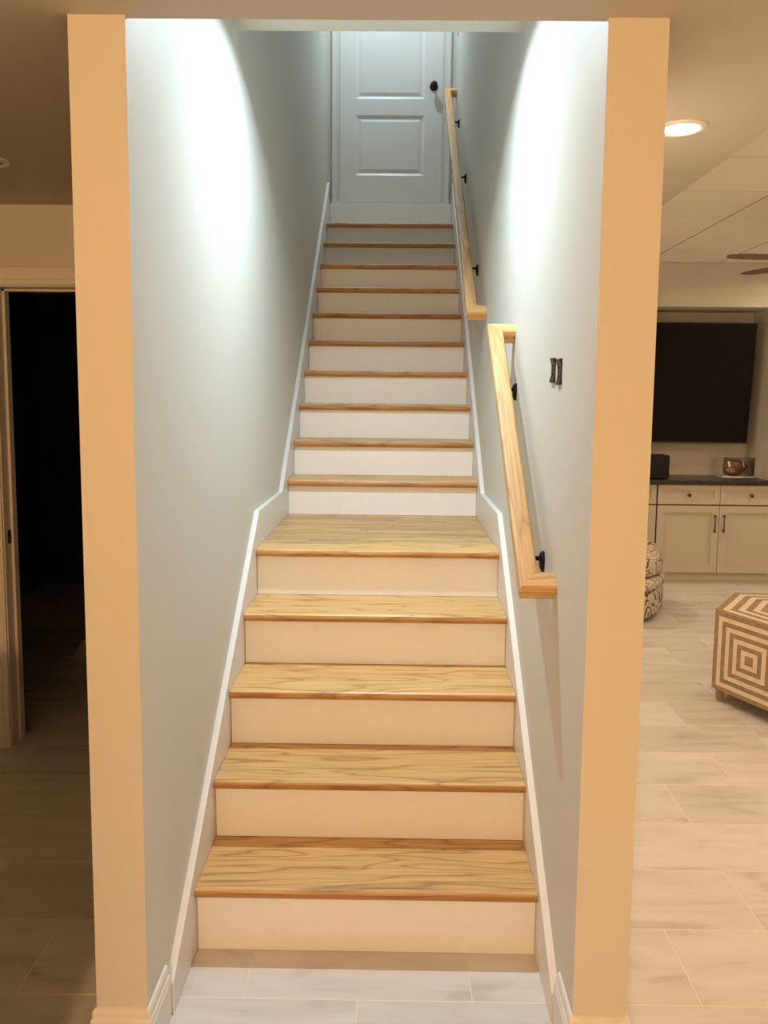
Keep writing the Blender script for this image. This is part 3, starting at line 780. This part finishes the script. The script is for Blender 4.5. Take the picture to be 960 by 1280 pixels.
# ================================================================== PATTERNED SWIVEL CHAIR
chx, chy = 2.205, 5.93
chair = empty('armchair', (chx, chy, 0), math.radians(-28))
tag(chair, 'rounded swivel armchair in cream and brown patterned fabric beside the cabinets', 'armchair')
lathe('swivel_base', [(0, 0), (0.24, 0), (0.24, 0.022), (0.10, 0.030), (0, 0.030)], TVPL, chair, 32)
def superring(bm, a, b, z, e=3.2, n=36, cx=0.0):
    out = []
    for i in range(n):
        t = 2*math.pi*i/n; c, s = math.cos(t), math.sin(t)
        out.append(bm.verts.new((cx+a*math.copysign(abs(c)**(2/e), c), b*math.copysign(abs(s)**(2/e), s), z)))
    return out
def loft(name, rows, m, parent):
    bm = bmesh.new(); rg = [superring(bm, *r) for r in rows]
    for u, v in zip(rg, rg[1:]):
        for i in range(36): bm.faces.new((u[i], u[(i+1) % 36], v[(i+1) % 36], v[i]))
    bm.faces.new(rg[0][::-1]); bm.faces.new(rg[-1])
    return from_bm(name, bm, m, parent, True)
loft('skirt', [(0.355, 0.355, 0.032), (0.37, 0.37, 0.045), (0.375, 0.375, 0.12), (0.37, 0.37, 0.215), (0.36, 0.36, 0.225)], FABRIC, chair)
loft('seat_rail', [(0.360, 0.36, 0.226), (0.378, 0.375, 0.24), (0.382, 0.375, 0.275), (0.372, 0.37, 0.302), (0.35, 0.35, 0.308)], FABRIC, chair)
loft('seat_cushion', [(0.27, 0.235, 0.312, 3.2, 36, 0.06), (0.30, 0.255, 0.335, 3.2, 36, 0.06), (0.305, 0.26, 0.40, 3.2, 36, 0.06), (0.29, 0.25, 0.455, 3.2, 36, 0.06), (0.22, 0.19, 0.485, 3.2, 36, 0.06), (0.08, 0.06, 0.495, 3.2, 36, 0.06)], FABRIC, chair)
def shell(name, t0, t1, ztop, m, parent):
    """curved upholstered wall: arm or back, following the seat outline between two angles"""
    bm = bmesh.new(); n = 20; rows = []
    for i in range(n+1):
        t = t0+(t1-t0)*i/n; zt_ = ztop(t)
        c, s = math.cos(t), math.sin(t); e = 3.2
        def at(r): return (r*math.copysign(abs(c)**(2/e), c), r*math.copysign(abs(s)**(2/e), s))
        pr = [(0.385, 0.31), (0.390, 0.37), (0.365, zt_-0.06), (0.35, zt_-0.015), (0.32, zt_), (0.29, zt_-0.015), (0.275, zt_-0.05), (0.27, 0.40), (0.27, 0.31)]
        rows.append([bm.verts.new((*at(r), z)) for r, z in pr])
    for u, v in zip(rows, rows[1:]):
        k = len(u)
        for j in range(k): bm.faces.new((u[j], u[(j+1) % k], v[(j+1) % k], v[j]))
    bm.faces.new(rows[0][::-1]); bm.faces.new(rows[-1])
    return from_bm(name, bm, m, parent, True)
R_ = math.radians
shell('backrest', R_(125), R_(235), lambda t: 0.78-0.10*abs(t-math.pi)/R_(55), FABRIC, chair)
shell('armrest', R_(48), R_(124.5), lambda t: 0.50+0.17*((t-R_(48))/R_(76.5))**2, FABRIC, chair)
shell('armrest', R_(312), R_(235.5), lambda t: 0.50+0.17*((R_(312)-t)/R_(76.5))**2, FABRIC, chair)

# ================================================================== CEILING FAN
fan = empty('ceiling_fan', (3.13, 4.80, 2.44)); tag(fan, 'brown bladed ceiling fan under the tile ceiling', 'ceiling fan')
lathe('canopy', [(0, ZD-2.44+0.001), (0.07, ZD-2.44+0.001), (0.066, ZD-2.44-0.03), (0.02, ZD-2.44-0.05), (0, ZD-2.44-0.05)], FANM, fan, 28)
lathe('downrod', [(0, 0.05), (0.012, 0.05), (0.012, ZD-2.44-0.045), (0, ZD-2.44-0.045)], FANM, fan, 14)
lathe('motor', [(0, 0.07), (0.05, 0.068), (0.10, 0.045), (0.11, 0.02), (0.105, -0.02), (0.07, -0.045), (0, -0.05)], FANM, fan, 32)
lathe('light_bowl', [(0, -0.051), (0.07, -0.051), (0.085, -0.065), (0.075, -0.10), (0.04, -0.125), (0, -0.13)], LENS_OFF, fan, 32)
for k in range(5):
    a = math.radians(186-72*k)
    bm = bmesh.new()
    out = [(0.17, -0.045), (0.30, -0.062), (0.53, -0.068), (0.60, -0.060), (0.64, -0.035), (0.66, 0.005), (0.645, 0.035), (0.60, 0.056), (0.53, 0.066), (0.30, 0.060), (0.17, 0.045)]
    add_prism(bm, out, lambda u, v: -0.003, lambda u, v: 0.003, lambda t, u, v: (u, v*math.cos(0.03)-t*math.sin(0.03), v*math.sin(0.03)+t*math.cos(0.03)))
    o = from_bm('blade', bm, FANB, fan); o.rotation_euler.z = a
    b2 = box('blade_iron', (0.09, -0.018, -0.006), (0.20, 0.018, -0.0035), FANM, o)
